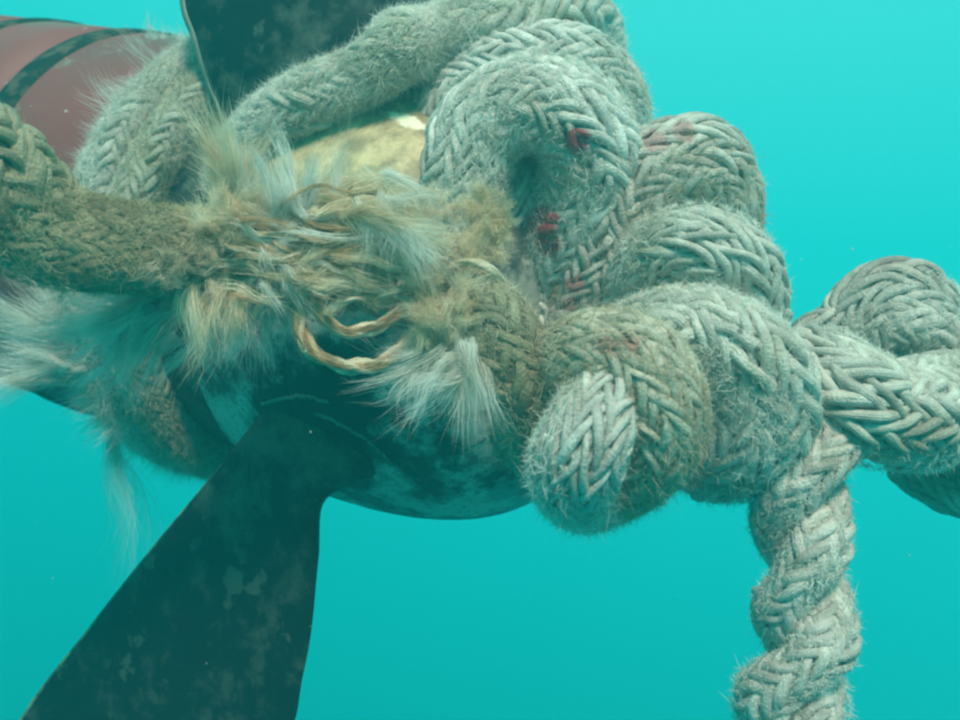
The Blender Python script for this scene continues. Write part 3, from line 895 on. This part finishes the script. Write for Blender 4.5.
# tufts of the frayed rope
tuft((238, 192, .392), (-0.28, 1, 0.1), 0.30, 72, 2600, fray, F_GOLD, rootr=9, clumps=20, segs=5, label='golden tuft standing up by the upper blade')
puff((232, 222, .375), 42, 36, 5500, fray, F_GOLD, label='soft golden ball of fluff', flow=(-.1, .3))
tuft((288, 224, .378), (0.0, 1, 0.15), 0.42, 58, 3200, fray, F_WHITE, rootr=12, clumps=24, segs=5, label='white upright tuft beside the golden one')
tuft((318, 222, .388), (0.4, 0.8, 0.1), 0.30, 48, 1500, fray, F_GOLD, rootr=12, segs=5)
tuft((345, 208, .374), (1, 0.05, 0.15), 0.34, 84, 3000, fray, F_GOLD, rootr=15, droop=(0, -.3, 0), clumps=30, clump_spread=.10, label='silky cream tuft sweeping right')
tuft((375, 202, .372), (1, -0.35, 0.15), 0.32, 72, 3000, fray, F_WHITE, rootr=13, droop=(0, -.45, 0), clumps=26, clump_spread=.10)
tuft((330, 250, .385), (1, 0.05, 0.2), 0.30, 60, 900, fray, F_GOLD, rootr=14, clumps=24, clump_spread=.09)
puff((408, 252, .374), 50, 36, 4200, fray, F_GOLD, flow=(.4, -.2))
puff((486, 225, .385), 28, 50, 5200, fray, F_AMBER, label='amber ball of fluff in front of the big loop', flow=(0, .3))
puff((446, 312, .372), 40, 40, 6000, fray, F_GOLD, label='dense greenish ball of fluff')
puff((468, 345, .376), 30, 28, 2600, fray, F_PALE)
puff((430, 208, .382), 36, 28, 2600, fray, F_GOLD)
puff((455, 262, .382), 34, 30, 2600, fray, F_AMBER)
tuft((470, 352, .368), (-0.05, -1, 0.1), 0.26, 84, 1000, fray, F_WHITE, rootr=9, clumps=15, clump_spread=.05, label='blue white tuft hanging from the greenish fluff')
tuft((458, 355, .37), (-0.75, -0.55, 0.1), 0.26, 72, 900, fray, F_WHITE, rootr=11, clumps=14, clump_spread=.06)
tuft((435, 352, .38), (-0.9, -0.3, 0.0), 0.30, 58, 900, fray, F_PALE, rootr=12)
tuft((212, 288, .38), (-0.02, -1, 0.1), 0.30, 62, 3000, fray, F_GOLD, rootr=13, clumps=18, segs=5, label='olive tuft hanging below the mossy rope')
tuft((232, 305, .385), (0.40, -0.9, 0.0), 0.20, 62, 350, fray, F_WHITE, rootr=6, clumps=9, clump_spread=.04)
tuft((172, 298, .40), (-0.85, -0.62, 0.1), 0.22, 92, 3400, fray, F_WHITE, rootr=20, clumps=34, clump_spread=.08, label='large silky white tuft hanging down left')
tuft((150, 315, .41), (-0.65, -0.75, 0.0), 0.26, 66, 1700, fray, F_PALE, rootr=20, clumps=20, segs=5)
tuft((140, 305, .41), (-1, -0.3, 0.0), 0.22, 100, 1800, fray, F_PALE, rootr=14, clumps=20, segs=5)
puff((268, 272, .39), 42, 34, 3600, fray, F_BROWN)
puff((300, 262, .378), 40, 32, 2600, fray, F_GOLD)
tuft((265, 262, .374), (0.6, -0.5, 0.2), 0.45, 46, 1200, fray, F_WHITE, rootr=14, clumps=16, segs=5)
tuft((322, 270, .374), (0.9, 0.2, 0.2), 0.45, 50, 1200, fray, F_GOLD, rootr=16, clumps=16, segs=5)
tuft((275, 292, .395), (-0.1, -1, 0.1), 0.4, 42, 1200, fray, F_PALE, rootr=14, clumps=20, segs=5)
puff((165, 262, .368), 60, 26, 2600, fray, F_BROWN, label='worn brown nap on the mossy rope')

# tufts on the wrapped turns
tuft((85, 345, .52), (-1, 0.42, 0.1), 0.26, 130, 2600, wrap1, F_WHITE, rootr=16, clumps=22, clump_spread=.07, width=.7, label='pale wisps streaming left')
tuft((70, 365, .52), (-1, -0.1, 0.1), 0.26, 110, 1500, wrap1, F_WHITE, rootr=14, clumps=14, clump_spread=.07, width=.7)
tuft((160, 60, .60), (-0.5, 1, 0.0), 0.40, 60, 700, wrap1, F_WHITE, rootr=18, clumps=16, width=.7)
tuft((140, 110, .58), (-0.6, 0.8, 0.3), 0.40, 75, 900, wrap1, F_WHITE, rootr=20, clumps=12, width=.7)
def fringe(ph0, ph1, n, lmin, lmax, parent, mat, t=-0.104, R=0.133, back=-0.5, label=None, width=0.6):
    """fibres trailing off the outer side of the wrapped turns"""
    nc = max(6, n//45)
    pc = RNG.uniform(ph0, ph1, nc); i = RNG.integers(0, nc, n)
    ph = np.radians(pc[i]+RNG.normal(0, 1.2, n))[:, None]
    e = np.cos(ph)*AU+np.sin(ph)*AV
    roots = HC+AX*(t+RNG.uniform(-.012, .012, (n, 1)))+e*(R-0.004)
    cd = RNG.normal(0, 0.35, (nc, 3))
    d = e+AX*back+cd[i]+RNG.normal(0, 0.10, (n, 3))
    b = RNG.normal(0, 0.2, (nc, 3))[i]+np.array([0, 0, 0.1])
    lens = RNG.uniform(lmin, lmax, nc)[i]*RNG.uniform(0.5, 1.1, n)*PX
    return fibres('fibre_fringe', roots, d, b, lens, width*PX, mat, parent, 5, 0.10, label=label)
fringe(95, 175, 6500, 18, 60, wrap1, F_PALE, label='ragged pale fringe along the underside')
fringe(0, 60, 1300, 18, 60, wrap1, F_WHITE, back=-1.0)
fringe(60, 95, 900, 12, 40, wrap1, F_PALE)
tuft((112, 425, .565), (0.10, -1, 0.0), 0.05, 190, 260, wrap1, F_WHITE, rootr=7, clumps=5, clump_spread=.05, width=.5, label='long thin wisp trailing down')

# specks of silt drifting in the water
V, F = [], []
rs = np.random.default_rng(5)
for i in range(80):
    d = rs.uniform(0.30, 0.8)
    c = at(rs.uniform(-60, 1020), rs.uniform(-60, 780), d)
    r = rs.uniform(0.00015, 0.0004)
    b = len(V)
    for a in ((1, 0, 0), (-1, 0, 0), (0, 1, 0), (0, -1, 0), (0, 0, 1), (0, 0, -1)):
        V.append(c+np.array(a)*r*rs.uniform(0.5, 1.4))
    for f in ((0, 2, 4), (2, 1, 4), (1, 3, 4), (3, 0, 4), (2, 0, 5), (1, 2, 5), (3, 1, 5), (0, 3, 5)):
        F.append([b+q for q in f])
props(mesh_obj('silt_specks', V, F, F_PALE), 'pale specks of silt drifting in the turquoise water', 'silt', kind='stuff')
